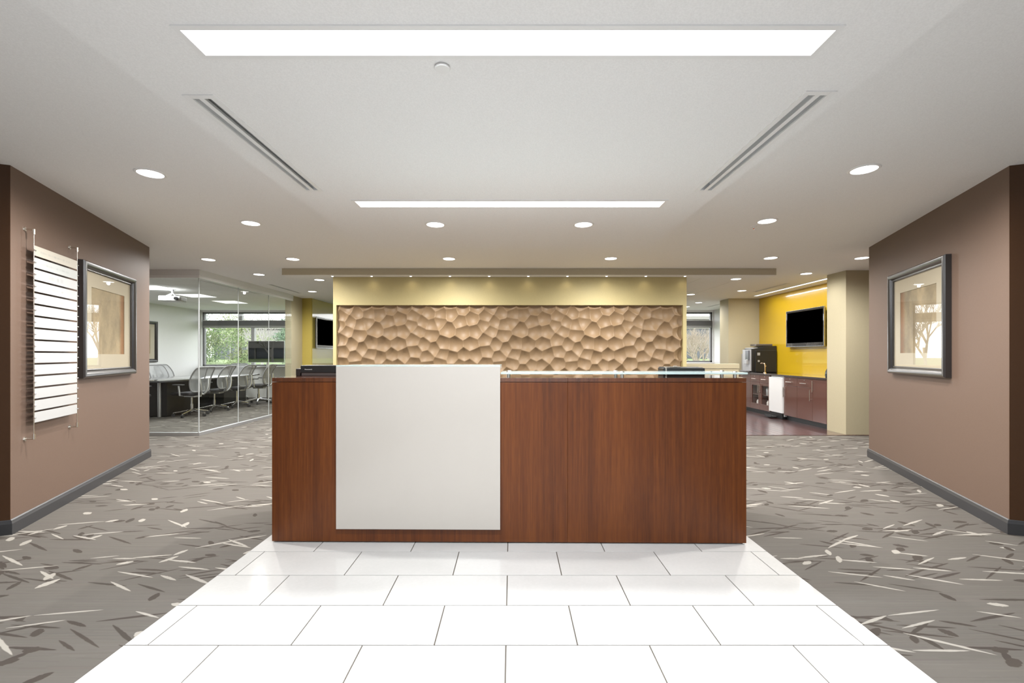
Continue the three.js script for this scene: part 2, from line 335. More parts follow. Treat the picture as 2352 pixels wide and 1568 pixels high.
// window wall
const back = struct('wall_back', 'pale outside wall with a row of windows');
const WINS = [[-9.04, -5.20, 0.88], [-4.08, -1.0, 0.92], [-0.5, 1.6, 0.92], [2.0, 3.93, 0.92], [4.6, 5.87, 0.995]];
{
  const z0 = -13.2, z1 = -13.4, T = 2.49, parts = [];
  let x = -9.3;
  for (const [a, b, s] of WINS) { parts.push(bx(x, 0, z0, a, CEIL, z1), bx(a, 0, z0, b, s, z1), bx(a, T, z0, b, CEIL, z1)); x = b; }
  parts.push(bx(x, 0, z0, 6.1, CEIL, z1));
  add('wall_face', parts, M.white, back);
  WINS.forEach(([a, b, s], i) => {
    const w = struct('window_' + (i + 1), ['wide meeting room window over the lawn', 'window mirrored in the gloss wall', 'window behind the feature wall', 'window beyond the low partition', 'narrow window beside the kitchenette column'][i], 'window');
    const t0 = 2.03, t1 = 2.24, f = 0.045;
    add('sill', rb(a, s, z0 + 0.10, b, s + 0.03, z1, 0.006), M.trimWhite, w);
    add('frame', [bx(a, s + 0.03, -13.26, a + f, T, -13.34), bx(b - f, s + 0.03, -13.26, b, T, -13.34), bx(a, T - f, -13.26, b, T, -13.34), bx(a, s + 0.03, -13.26, b, s + 0.03 + f, -13.34)], M.mullion, w);
    add('transom', rb(a + f, t0 + 0.07, -13.23, b - f, t1, -13.36, 0.004), M.mullion, w);
    add('blind_housing', rb(a + f, t0, -13.20, b - f, t0 + 0.065, -13.30, 0.012), M.mullionGrey, w);
    add('blind_rail', rb(a + f, t1 - 0.004, -13.205, b - f, t1 + 0.012, -13.235, 0.004), M.trimWhite, w);
    const lower = i === 0 ? [-7.58] : [], upper = i === 0 ? [-7.94, -5.45] : [];
    const cut = (list, y0, y1, wid) => {
      const e = [a + f, ...list, b - f];
      list.forEach((m) => add('mullion', rb(m - wid / 2, y0, -13.25, m + wid / 2, y1, -13.35, 0.004), i === 0 ? M.mullionGrey : M.mullion, w));
      for (let k = 0; k + 1 < e.length; k++) { const p = add('pane', new THREE.PlaneGeometry(e[k + 1] - e[k], y1 - y0), M.glass, w); p.position.set((e[k] + e[k + 1]) / 2, (y0 + y1) / 2, -13.30); }
    };
    cut(lower, s + 0.075, t0, 0.09);
    cut(upper, t1, T - f, 0.10);
    const sl = new THREE.BoxGeometry(b - a - 2 * f, 0.0012, 0.022);
    for (let y = t1 + 0.03; y < T - 0.05; y += 0.032) { const o = add('blind_slat', sl, M.trimWhite, w); o.position.set((a + b) / 2, y, -13.22); }
  });
}
// glass partition of the meeting room
const glassFront = struct('wall_glass', 'clear frameless glass partition of the meeting room', 'glass wall');
{
  const Z = -6.95, X = -4.80, B = 0.05, T = 2.43, g = 0.004;
  add('bulkhead', [bx(-9.1, T + 0.03, Z + 0.03, X + 0.03, CEIL, Z - 0.06), bx(X - 0.06, T + 0.03, Z - 0.06, X + 0.03, CEIL, -9.9)], M.white, glassFront);
  add('head_channel', [rb(-9.1, T - 0.012, Z + 0.025, X + 0.025, T + 0.03, Z - 0.025, 0.002), rb(X - 0.025, T - 0.012, Z - 0.025, X + 0.025, T + 0.03, -9.9, 0.002)], M.trimWhite, glassFront);
  add('floor_channel', [rb(-9.1, 0, Z + 0.025, X + 0.025, B, Z - 0.025, 0.002), rb(X - 0.025, 0, Z - 0.025, X + 0.025, B, -9.9, 0.002)], M.aluminium, glassFront);
  const pane = (w, x, z, turn) => { const p = add('pane', new THREE.PlaneGeometry(w - g, T - B), M.partition, glassFront); p.position.set(x, (T + B) / 2, z); p.rotation.y = turn; };
  for (let k = 0; k < 4; k++) pane(1.07, X - 1.07 * (k + 0.5), Z, 0);
  const cuts = [6.95, 7.95, 8.95, 9.88];
  for (let k = 0; k < 3; k++) pane(cuts[k + 1] - cuts[k], X, -(cuts[k] + cuts[k + 1]) / 2, Math.PI / 2);
  const joint = mat([0.45, 0.47, 0.47], 0.3);
  add('corner_joint', bx(X - 0.006, B, Z + 0.006, X + 0.006, T, Z - 0.006), joint, glassFront);
  for (const z of [7.95, 8.95]) add('pane_joint', bx(X - 0.005, B, -z + 0.004, X + 0.005, T, -z - 0.004), joint, glassFront);
  for (let k = 1; k < 4; k++) add('pane_joint', bx(X - 1.07 * k - 0.004, B, Z + 0.005, X - 1.07 * k + 0.004, T, Z - 0.005), joint, glassFront);
}
// baseboards: dark moulding along a floor line, profile = [out, up]
function baseboard(name, label, pts) {
  const o = struct(name, label, 'baseboard'), prof = [[0, 0], [0.016, 0], [0.016, 0.075], [0.012, 0.088], [0.010, 0.096], [0.002, 0.102], [0, 0.102]];
  const V = pts.map((p) => new THREE.Vector2(...p)), pos = [];
  const norm = V.slice(1).map((b, i) => { const d = b.clone().sub(V[i]).normalize(); return new THREE.Vector2(-d.y, d.x); });   // left of the run
  const miter = V.map((p, i) => { const a = norm[Math.max(0, i - 1)], b = norm[Math.min(norm.length - 1, i)], m = a.clone().add(b).normalize(); return m.multiplyScalar(1 / Math.max(0.3, m.dot(b))); });
  for (let i = 0; i + 1 < V.length; i++) for (let k = 0; k + 1 < prof.length; k++) {
    const q = (v, pr) => [V[v].x + miter[v].x * pr[0], pr[1], V[v].y + miter[v].y * pr[0]];
    const A = q(i, prof[k]), B = q(i + 1, prof[k]), C = q(i + 1, prof[k + 1]), D = q(i, prof[k + 1]);
    pos.push(...A, ...B, ...C, ...A, ...C, ...D);
  }
  const g = new THREE.BufferGeometry(); g.setAttribute('position', new THREE.Float32BufferAttribute(pos, 3)); g.computeVertexNormals(); planarUV(g);
  add('moulding', g, M.base, o);
}
baseboard('baseboard_left', 'dark grey moulded baseboard along the angled wall with the directory sign', [[-9.0, -5.5], LB, LA, [-5.83, -2.17], [-5.83, 3.0]].reverse());
baseboard('baseboard_right', 'dark grey moulded baseboard along the angled wall with one picture', [[5.82, 3.0], [5.82, -2.19], RA, RB, [7.9, -5.507]].reverse());
baseboard('baseboard_pillar', 'dark grey baseboard round the beige pillar', [[7.9, -7.0], [5.17, -7.0], [5.17, -7.42]]);
baseboard('baseboard_stub', 'dark grey baseboard on the wall end after the glass', [[-4.825, -9.9], [-4.825, -10.44], [-4.61, -10.44]]);

// ------------------------------------------------------------------ ceiling fittings
function areaLight(o, w, d, y, intensity, rgb = [1, 1, 1]) {
  const l = new THREE.RectAreaLight(new THREE.Color().setRGB(...rgb), intensity, w, d);
  l.position.set(0, y, 0); l.rotation.x = -Math.PI / 2; o.add(l);
}
function linearLight(z, label, seen = true) {
  const o = thing('linear_light', label, 'light', [-0.0135, CLOUD, z], 0, 'long recessed lights in the lowered ceiling panel');
  const w = 2.43, d = 0.142, f = 0.022;
  for (const s of [-1, 1]) { add('trim_rail', bx(-w / 2 - f, -0.006, s * d / 2, w / 2 + f, 0, s * (d / 2 + f)), M.trimWhite, o); add('trim_end', bx(s * w / 2, -0.006, -d / 2, s * (w / 2 + f), 0, d / 2), M.trimWhite, o); }
  add('lens', bx(-w / 2, -0.003, -d / 2, w / 2, 0, d / 2), M.lens, o);
  areaLight(o, w - 0.01, d - 0.01, -0.008, LINEAR_GLOW, [0.96, 1, 1.05]);
  return o;
}
linearLight(-1.748, 'long recessed ceiling light nearest the lobby side of the desk');
linearLight(-3.617, 'long recessed ceiling light above the back of the desk');
linearLight(0.12, 'added unseen long ceiling light over the tiled lobby floor');  // unseen fixture, added so bounce off the tiles brightens the ceiling
linearLight(1.99, 'added unseen long ceiling light by the lobby end wall');  // second unseen fixture behind the camera, also added to lift the ceiling

const ring = toCreasedNormals(new THREE.LatheGeometry([[0.078, 0.0], [0.080, -0.006], [0.092, -0.006], [0.098, -0.002], [0.098, 0.0]].map((p) => new THREE.Vector2(...p)), 40), 0.5);
const disc = new THREE.LatheGeometry([[0.0005, -0.001], [0.079, -0.001], [0.079, 0]].map((p) => new THREE.Vector2(...p)), 32);
function downlight(x, z, y, label, group, power = DOWN) {
  const o = thing('downlight', label, 'light', [x, y, z], 0, group);
  add('trim_ring', ring, M.trimWhite, o);
  add('lamp_disc', disc, M.lamp, o);
  const l = new THREE.SpotLight(new THREE.Color().setRGB(1, 0.98, 0.95), power, 0, 1.5, 0.95);
  l.position.set(0, -0.03, 0); l.target.position.set(0, -1, 0); l.castShadow = true; l.shadow.radius = 1.3; o.add(l, l.target);
}
for (const x of [-0.705, 0.665]) downlight(x, -4.19, CLOUD, 'round downlight in the lowered ceiling panel behind the long lights', 'downlights in the lowered panel');
for (const [x, z] of [[-2.60, -3.26], [-2.586, -4.49]]) downlight(x, z, CEIL, 'round downlight in the ceiling strip along the directory sign wall', 'downlights by the sign wall');
for (const [x, z] of [[2.484, -3.19], [2.493, -4.42]]) downlight(x, z, CEIL, 'round downlight in the ceiling strip along the single picture wall', 'downlights by the picture wall');
for (const [x, z] of [[-4.15, -6.2], [-2.98, -6.17], [-0.85, -6.15], [1.344, -6.13], [3.49, -6.1], [4.72, -6.1]]) downlight(x, z, CEIL, 'round downlight in the row before the dropped soffit', 'downlights before the soffit');
for (const [x, z] of [[-4.10, -7.35], [-4.10, -9.32]]) downlight(x, z, CEIL, 'round downlight in the passage along the glass meeting room', 'downlights by the glass room');
for (const [x, z, p] of [[4.73, -7.27, 0.22], [4.68, -9.2, 0.5], [4.67, -11.3, 0.5], [4.73, -12.25, 0.5]]) downlight(x, z, CEIL, 'round downlight in the aisle along the kitchenette', 'downlights by the kitchenette', DOWN * p);
for (const [x, z] of [[-3.32, -7.82], [3.83, -7.73], [3.84, -9.7]]) downlight(x, z, CEIL - 0.009, 'round downlight set in the tiled ceiling behind the soffit', 'downlights in the tiled ceiling');
// puck lights under the soffit
for (let k = 0; k < 10; k++) {
  const o = thing('puck_light', 'tiny bright puck light under the soffit above the relief panel', 'light', [-2.73 + k * 0.597, CLOUD - 0.003, -6.90], 0, 'puck lights washing the feature wall');
  add('housing', cyl(0, -0.006, 0, 0, 0.022, 0.024, 16), M.trimWhite, o);
  const b = mat([0.9, 0.9, 0.9], 0.5); b.emissive = new THREE.Color().setRGB(1, 0.9, 0.72); b.emissiveIntensity = 6;
  add('lamp_lens', cyl(0, -0.009, -0.006, 0, 0.014, 0.016, 16), M.lamp, o);
  const l = new THREE.SpotLight(new THREE.Color().setRGB(1, 0.84, 0.6), PUCK, 0, 1.15, 0.8);
  l.position.set(0, -0.018, 0); l.target.position.set(0, -1, -0.10); l.castShadow = true; o.add(l, l.target);
}
// slot diffusers: flanges round an opening, a lined box above it, a vane in each slot
const duct = mat([0.74, 0.75, 0.76], 0.5);   // pale zinc-coated sheet metal
for (const [x, z0, z1, y, w, slots, label] of DIFFUSERS) {
  const L = Math.abs(z1 - z0), o = thing('air_slot_diffuser', label, 'air vent', [x, y, (z0 + z1) / 2]), h = w * 0.3, q = L / 2 - 0.03, D = y === CLOUD ? 0.32 : 0.22, t = 0.002;
  const box = new THREE.Group(); box.name = 'air_duct'; box.position.copy(o.position); ceiling.add(box);   // the duct belongs to the building
  add('plenum_box', [bx(-h, 0, -q, -h + t, D, q), bx(h - t, 0, -q, h, D, q), bx(-h, 0, -q, h, D, -q + t), bx(-h, 0, q - t, h, D, q), bx(-h, D - t, -q, h, D, q)], duct, box);
  for (const s of [-1, 1]) { add('flange', rb(s * h, -0.005, -L / 2, s * w / 2, 0, L / 2, 0.0015), M.trimWhite, o); add('end_flange', rb(-h, -0.005, s * q, h, 0, s * L / 2, 0.0015), M.trimWhite, o); }
  const bar = slots === 2 ? w * 0.17 : 0;
  if (bar) add('divider', rb(-bar / 2, -0.005, -q, bar / 2, 0.001, q, 0.0015), M.trimWhite, o);
  for (let k = 0; k < slots; k++) { const c = slots === 2 ? (k ? 1 : -1) * (bar / 2 + h) / 2 : 0; const v = bx(-0.001, -0.012, -q + 0.003, 0.001, 0.012, q - 0.003); v.rotateZ(0.6); v.translate(c, 0.045, 0); add('vane', v, duct, box); }
}
// sprinklers
for (const [x, z, y, l] of [[-0.29, -1.90, CLOUD, 'small white sprinkler head beside the long light'], [2.46, -4.6, CEIL, 'small sprinkler head with orange bulb near a downlight']]) {
  const o = thing('sprinkler_head', l, 'sprinkler', [x, y, z]);
  add('escutcheon', cyl(0, -0.006, 0, 0, 0.026, 0.03, 20), M.trimWhite, o);
  if (x > 0) { add('body', cyl(0, -0.022, -0.006, 0, 0.007, 0.009, 10), M.trimWhite, o); add('bulb', cyl(0, -0.034, -0.022, 0, 0.006, 0.006, 8), mat([0.6, 0.12, 0.04], 0.2), o); add('deflector', cyl(0, -0.037, -0.034, 0, 0.012, 0.012, 14), M.trimWhite, o); }
  else add('cover_plate', cyl(0, -0.011, -0.006, 0, 0.030, 0.034, 24), M.trimWhite, o);
}
// meeting room troffers
for (const [z, w] of [[-8.75, 'nearest the glass corner'], [-9.93, 'in the middle of the row'], [-11.14, 'towards the window']]) {
  const o = thing('panel_light', 'square ceiling light panel over the meeting table ' + w, 'light', [-6.92, CEIL - 0.001, z], 0, 'meeting room light panels');
  for (const s of [-1, 1]) { add('frame_rail', bx(-0.3, -0.01, s * 0.285, 0.3, 0, s * 0.3), M.trimWhite, o); add('frame_rail', bx(s * 0.285, -0.01, -0.285, s * 0.3, 0, 0.285), M.trimWhite, o); }
  add('lens', bx(-0.285, -0.006, -0.285, 0.285, 0, 0.285), M.troffer, o);
  areaLight(o, 0.56, 0.56, -0.012, TROFFER);
}
// kitchen linear light
{
  const o = thing('strip_light', 'long slim ceiling light strip washing the yellow wall', 'light', [5.39, CEIL, -8.75]);
  for (const s of [-1, 1]) add('rail', bx(s * 0.035, -0.008, -1.28, s * 0.045, 0, 1.28), M.trimWhite, o);
  add('lens', bx(-0.035, -0.005, -1.28, 0.035, 0, 1.28), M.lens, o);
  const l = new THREE.RectAreaLight(new THREE.Color().setRGB(1, 0.97, 0.9), KITCHEN, 0.06, 2.54);
  l.position.set(0, -0.012, 0); l.rotation.x = -Math.PI / 2; o.add(l);
}

// ------------------------------------------------------------------ reception desk
{
  const o = thing('reception_desk', 'brown wood reception desk with a white front slab and glass ledge', 'desk', [-0.0245, 0, -2.955], -0.011);
  const X0 = -1.5485, X1 = 1.5485, T = 1.088, B = 0.016, D = 0.80, seam = 0.39;
  add('plinth', bx(X0 + 0.06, 0.008, -0.05, X1 - 0.06, 0.07, -D + 0.03), M.dark, o);
  add('front_panel', rb(X0, B, -0.025, seam - 0.0003, T - 0.030, 0, 0.0015), M.desk, o);
  add('front_panel', rb(seam + 0.0003, B, -0.025, X1, T - 0.030, 0, 0.0015), M.desk, o);
  for (const s of [-1, 1]) add('side_panel', rb(s * X1, B, -0.026, s * (X1 - 0.03), T - 0.030, -D, 0.002), M.desk, o);
  add('transaction_top', rb(X0, T - 0.027, 0, seam - 0.0002, T, -0.42, 0.0015), M.deskTop, o);
  add('transaction_top', rb(seam + 0.0002, T - 0.027, 0, X1, T, -0.42, 0.0015), M.deskTop, o);
  add('back_panel', rb(X0 + 0.03, 0.74, -0.40, X1 - 0.03, T - 0.029, -0.42, 0.0015), M.desk, o);
  add('work_surface', rb(X0 + 0.03, 0.715, -0.03, X1 - 0.03, 0.738, -D, 0.002), M.deskTop, o);
  // white waterfall slab
  const slab = mat([0.475, 0.44, 0.398], 0.22, { clearcoat: 0.5, clearcoatRoughness: 0.12 });
  const xa = -1.118, xb = -0.049;
  const wf = add('white_slab', rb(xa, 0.104, 0.003, xb, 1.163, 0.021, 0.0015), slab, o);
  wf.userData.label = 'glossy off-white slab on the desk front';
  add('slab_top', rb(xa, 1.146, 0.0028, xb, 1.163, -0.30, 0.0015), slab, o);
  add('slab_glass', rb(xa, 1.1632, 0.021, xb, 1.170, -0.30, 0.0012), M.shelfGlass, o);
  add('slab_support', bx(xa + 0.02, T, -0.02, xa + 0.05, 1.146, -0.28), M.trimWhite, o); add('slab_support', bx(xb - 0.05, T, -0.02, xb - 0.02, 1.146, -0.28), M.trimWhite, o);
  // glass ledge on standoffs
  add('glass_ledge', rb(xb + 0.004, 1.112, 0.012, X1 + 0.004, 1.124, -0.26, 0.0015), M.shelfGlass, o).userData.label = 'clear greenish glass ledge';
  for (const x of [0.005, 0.75, X1 - 0.06]) for (const z of [-0.03, -0.22]) { const s = add('standoff', [cyl(x, T, 1.112, z, 0.012, 0.012, 16), cyl(x, 1.124, 1.130, z, 0.016, 0.014, 18)], M.steel, o); }
}
{   // black office machine at one end of the counter
  const o = thing('office_machine', 'black office machine with white lettering on the desk counter beside the white slab', 'machine', [-1.30, 1.088, -3.27]);
  add('base', rb(-0.205, 0, -0.07, 0.145, 0.025, 0.05, 0.004), mat([0.07, 0.055, 0.05], 0.35), o);
  const f = add('lid', rb(-0.20, 0.022, -0.07, 0.15, 0.075, 0.055, 0.006), M.black, o);
  add('side_cover', rb(-0.235, 0, -0.06, -0.19, 0.052, 0.05, 0.004), mat([0.02, 0.014, 0.012], 0.4), o);
  const t = canvasTex(256, 64, (c, w, h) => { c.fillStyle = '#0c0c0b'; c.fillRect(0, 0, w, h); c.fillStyle = '#d8d8d4'; c.font = 'bold 50px sans-serif'; c.textAlign = 'center'; c.textBaseline = 'middle'; c.fillText('Panasonic', w / 2, h / 2 + 2, 240); });
  const p = add('lettering', new THREE.PlaneGeometry(0.058, 0.0125), mat([1, 1, 1], 0.4, { map: t }), f);
  p.position.set(-0.142, 0.047, 0.0555);
}
{   // black tray with a clear holder
  const o = thing('counter_tray', 'low black tray with a clear acrylic holder on the glass ledge end of the counter', 'tray', [1.235, 1.088, -3.30]);
  add('tray_body', [rb(-0.15, 0, -0.06, 0.15, 0.056, 0.06, 0.005), rb(-0.146, 0.05, -0.055, 0.146, 0.062, -0.04, 0.003)], M.black, o);
  add('ledge', rb(-0.10, 0.056, -0.05, 0.14, 0.060, 0.045, 0.002), mat([0.12, 0.115, 0.11], 0.3), o);
  add('acrylic_holder', [rb(-0.135, 0.06, 0.02, -0.02, 0.066, 0.05, 0.002), rb(-0.135, 0.0, 0.061, -0.125, 0.066, 0.066, 0.002), rb(-0.07, 0.060, 0.03, -0.045, 0.072, 0.05, 0.003)], mat([0.85, 0.8, 0.72], 0.05, { transmission: 0.8, thickness: 0.004 }), o);
}

// ------------------------------------------------------------------ directory sign on the left wall
const nL = new THREE.Vector3(2.375, 0, -0.942).normalize(), tL = Math.atan2(nL.x, nL.z);
const nR = new THREE.Vector3(-2.374, 0, -0.904).normalize(), tR = Math.atan2(nR.x, nR.z);
const onLeft = (t, y, s = 0) => [LA[0] + t * (LB[0] - LA[0]) + nL.x * s, y, LA[1] + t * (LB[1] - LA[1]) + nL.z * s];
const onRight = (t, y, s = 0) => [RA[0] + t * (RB[0] - RA[0]) + nR.x * s, y, RA[1] + t * (RB[1] - RA[1]) + nR.z * s];
{
  const o = thing('directory_sign', 'directory sign of fifteen white strips held between two steel cables', 'sign', onLeft(0.1765, 0.63), tL);
  const half = 0.30, S = 0.052, y0 = 0.745 - 0.63, pitch = 0.0868, hgt = 0.0735;
  for (const s of [-1, 1]) {
    add('cable_rod', rod([s * half, 0.0, S], [s * half, 1.515, S], 0.0028), M.steel, o);
    for (const y of [0.0, 1.515]) {
      const u = y ? -1 : 1;
      add('standoff', [rod([s * half, y, 0.004], [s * half, y, S + 0.006], 0.0065), rod([s * half, y - 0.004 * u, S], [s * half, y + 0.034 * u, S], 0.0085, 0.0085, 14)], M.steel, o);
      const b = rod([s * half, y, 0], [s * half, y, 0.007], 0.017, 0.015, 20); add('wall_button', b, M.steel, o);
    }
  }
  const clip = rod([-0.010, 0, 0], [0.010, 0, 0], 0.0055, 0.0055, 12);
  for (let k = 0; k < 15; k++) {
    const y = y0 + (14 - k) * pitch, r = rng(70 + k);
    const t = canvasTex(512, 64, (c, w, h) => {   // worn, unreadable pale print
      c.fillStyle = k === 0 ? '#e6dfd0' : k === 1 ? '#e2e6e4' : '#ececec'; c.fillRect(0, 0, w, h);
      if (k > 9) return;
      const x0 = k < 2 ? 60 : 130, n = k < 2 ? 16 : 9;
      for (let q = 0; q < n * 5; q++) { c.fillStyle = `rgba(165,168,172,${0.03 + 0.04 * r()})`; const x = x0 + r() * n * 21, wd = 8 + 16 * r(), hh = (k === 2 ? 30 : 14) * (0.6 + 0.5 * r()); c.fillRect(x, h / 2 - hh / 2 + 3 * (r() - 0.5), wd, hh); }
    });
    const g = new RoundedBoxGeometry(2 * half - 0.012, hgt, 0.005, 1, 0.0012), p = g.attributes.position, uv = g.attributes.uv;
    for (let i = 0; i < p.count; i++) uv.setXY(i, p.getX(i) / (2 * half) + 0.5, p.getY(i) / hgt + 0.5);
    const m = mat([0.60, 0.60, 0.595], 0.28, { map: t });
    const st = add('strip', g, m, o); st.position.set(0, y + hgt / 2, S);
    for (const s of [-1, 1]) { const c = add('clip', clip, M.chrome, st); c.position.set(s * (half - 0.004), 0.0, 0.003); }
  }
}
// ------------------------------------------------------------------ framed pictures
function picture(name, label, pos, turn, w, h, art) {
  const o = thing(name, label, 'picture', pos, turn), f = 0.078, y0 = h / 2;
  const prof = [[0, 0], [0, 0.040], [0.010, 0.052], [0.030, 0.055], [0.046, 0.048], [0.054, 0.036], [0.058, 0.026], [0.070, 0.028], [0.078, 0.022], [0.078, 0.006]];   // [inwards, out of the wall]
  const corner = (k, p) => { const sx = [-1, 1, 1, -1][k], sy = [-1, -1, 1, 1][k]; return [sx * (w / 2 - p[0]), y0 + sy * (h / 2 - p[0]), p[1]]; };
  for (let k = 0; k < 4; k++) {
    const pos2 = [];
    for (let i = 0; i + 1 < prof.length; i++) { const A = corner(k, prof[i]), B = corner((k + 1) % 4, prof[i]), C = corner((k + 1) % 4, prof[i + 1]), D = corner(k, prof[i + 1]); pos2.push(...A, ...B, ...C, ...A, ...C, ...D); }
    const g = new THREE.BufferGeometry(); g.setAttribute('position', new THREE.Float32BufferAttribute(pos2, 3));
    g.computeVertexNormals(); planarUV(g);
    add('frame_rail', toCreasedNormals(g, 0.6), M.frame, o);
  }
  const iw = w - 2 * f, ih = h - 2 * f, m = 0.135;
  const s = new THREE.Shape([[-iw / 2, 0], [iw / 2, 0], [iw / 2, ih], [-iw / 2, ih]].map((p) => new THREE.Vector2(p[0], p[1])));
  s.holes.push(new THREE.Path([[-iw / 2 + m, m], [-iw / 2 + m, ih - m], [iw / 2 - m, ih - m], [iw / 2 - m, m]].map((p) => new THREE.Vector2(p[0], p[1]))));
  const mb = new THREE.ExtrudeGeometry(s, { depth: 0.004, bevelEnabled: false }); mb.translate(0, f, 0.010);
  add('mat_board', mb, M.matBoard, o);
  const a = add('artwork', new THREE.PlaneGeometry(iw - 2 * m + 0.01, ih - 2 * m + 0.01), mat([1, 1, 1], 0.8, { map: art }), o); a.position.set(0, h / 2, 0.009);
  const gl = add('glazing', new THREE.PlaneGeometry(iw, ih), M.pictureGlass, o); gl.position.set(0, h / 2, 0.019);
  return o;
}
const artCache = (seed, warm) => { const n = makeNoise(seed, 64); return dataTex(256, 256, (u, v) => { const a = n(u, v, 5, 2), b = n(u + 0.06 * a, v, 16, 6), c = n(u, v, 60, 40), e = Math.max(0, 1 - Math.abs(u - warm) * 9), k = 0.62 + 0.16 * (a - 0.5) + 0.10 * (b - 0.5) + 0.05 * (c - 0.5); return [k * (1 - 0.10 * e), k * 0.90 * (1 - 0.32 * e), k * 0.72 * (1 - 0.5 * e)]; }); };
picture('framed_picture', 'dark framed abstract picture hanging beside the directory sign', onLeft(0.568, 1.032), tL, 1.135, 1.042, artCache(11, 0.94));
picture('framed_picture', 'dark framed abstract picture hanging alone on the angled brown wall', onRight(0.509, 1.043), tR, 1.145, 1.045, artCache(12, 0.04));
picture('framed_picture', 'dark framed picture on the pale wall inside the meeting room', [-9.1, 1.06, -11.05], Math.PI / 2, 1.1, 1.03, artCache(13, 0.5));

// ------------------------------------------------------------------ televisions
function tv(name, label, pos, turn, w, h, extra) {
  const o = thing(name, label, 'television', pos, turn);
  const rim = mat([0.5, 0.5, 0.5], 0.2, { metalness: 0.9 });
  add('housing', rb(-w / 2 + 0.02, 0.02, 0.0, w / 2 - 0.02, h - 0.02, 0.035, 0.008), M.black, o);
  add('bezel', [rb(-w / 2, 0, 0.03, w / 2, h, 0.052, 0.006)], mat([0.03, 0.025, 0.022], 0.06, { clearcoat: 1 }), o);
  const e = 0.008;
  for (const s of [-1, 1]) add('rim', rb(s * (w / 2 - e), 0, 0.028, s * (w / 2 + 0.002), h, 0.056, 0.002), rim, o);
  add('rim', rb(-w / 2, -0.002, 0.028, w / 2, e, 0.056, 0.002), rim, o); add('rim', rb(-w / 2, h - e, 0.028, w / 2, h + 0.002, 0.056, 0.002), rim, o);
  const slim = h < 0.6, sx = slim ? 0.012 : 0.035, sb = slim ? 0.014 : 0.075, st = slim ? 0.012 : 0.04;
  add('screen', rb(-w / 2 + sx, sb, 0.0525, w / 2 - sx, h - st, 0.0575, 0.001), M.screen, o);
  if (extra) extra(o);
  return o;
}
tv('television', 'black wall television on the yellow gloss wall above the kitchenette counter', [5.712, 1.40, -8.765], -Math.PI / 2, 1.13, 0.725, (o) => add('wall_bracket', bx(-0.2, 0.2, -0.028, 0.2, 0.5, 0.003), M.dark, o));
tv('television', 'black wall television on the olive gloss wall beyond the glass room', [-4.572, 1.395, -11.08], Math.PI / 2, 1.13, 0.73, (o) => add('wall_bracket', bx(-0.2, 0.2, -0.028, 0.2, 0.5, 0.003), M.dark, o));
tv('television', 'black television on a slim floor stand before the meeting room window', [-6.716, 1.033, -12.45], 0, 0.985, 0.587, (o) => {
  add('pole', cyl(0, -1.018, 0.3, -0.02, 0.03, 0.03, 16), M.aluminium, o);
  add('stand_base', rb(-0.32, -1.033, -0.25, 0.32, -1.013, 0.2, 0.006), M.dark, o);
});

// ------------------------------------------------------------------ meeting room
{
  const o = thing('meeting_table', 'long dark meeting table with bowed sides on a black base', 'table', [-7.25, 0, -10.4]);
  const L = 1.72, A = 0.50, Bw = 0.68, pts = [];
  for (let k = 0; k <= 24; k++) { const t = k / 24 * 2 - 1; pts.push([A + (Bw - A) * (1 - t * t), t * L]); }
  const s = new THREE.Shape([...pts.map(([x, z]) => new THREE.Vector2(x, z)), ...pts.slice().reverse().map(([x, z]) => new THREE.Vector2(-x, z))]);
  const g = new THREE.ExtrudeGeometry(s, { depth: 0.026, bevelEnabled: true, bevelThickness: 0.005, bevelSize: 0.005, bevelSegments: 2 }); g.rotateX(-Math.PI / 2); g.translate(0, 0.705, 0);
  add('tabletop', toCreasedNormals(g, 0.7), M.tableTop, o);
  for (const z of [-0.9, 0.9]) { add('base_panel', rb(-0.36, 0.012, z - 0.45, 0.36, 0.69, z + 0.45, 0.004), M.tableBase, o); }
  for (const z of [1.36, -1.36]) for (const x of [-0.22, 0.22]) add('column', cyl(x, 0, 0.70, z, 0.032, 0.032, 20), M.aluminium, o);
  add('modesty_panel', rb(-0.01, 0.1, -0.45, 0.01, 0.66, 0.45, 0.003), M.tableBase, o);
}
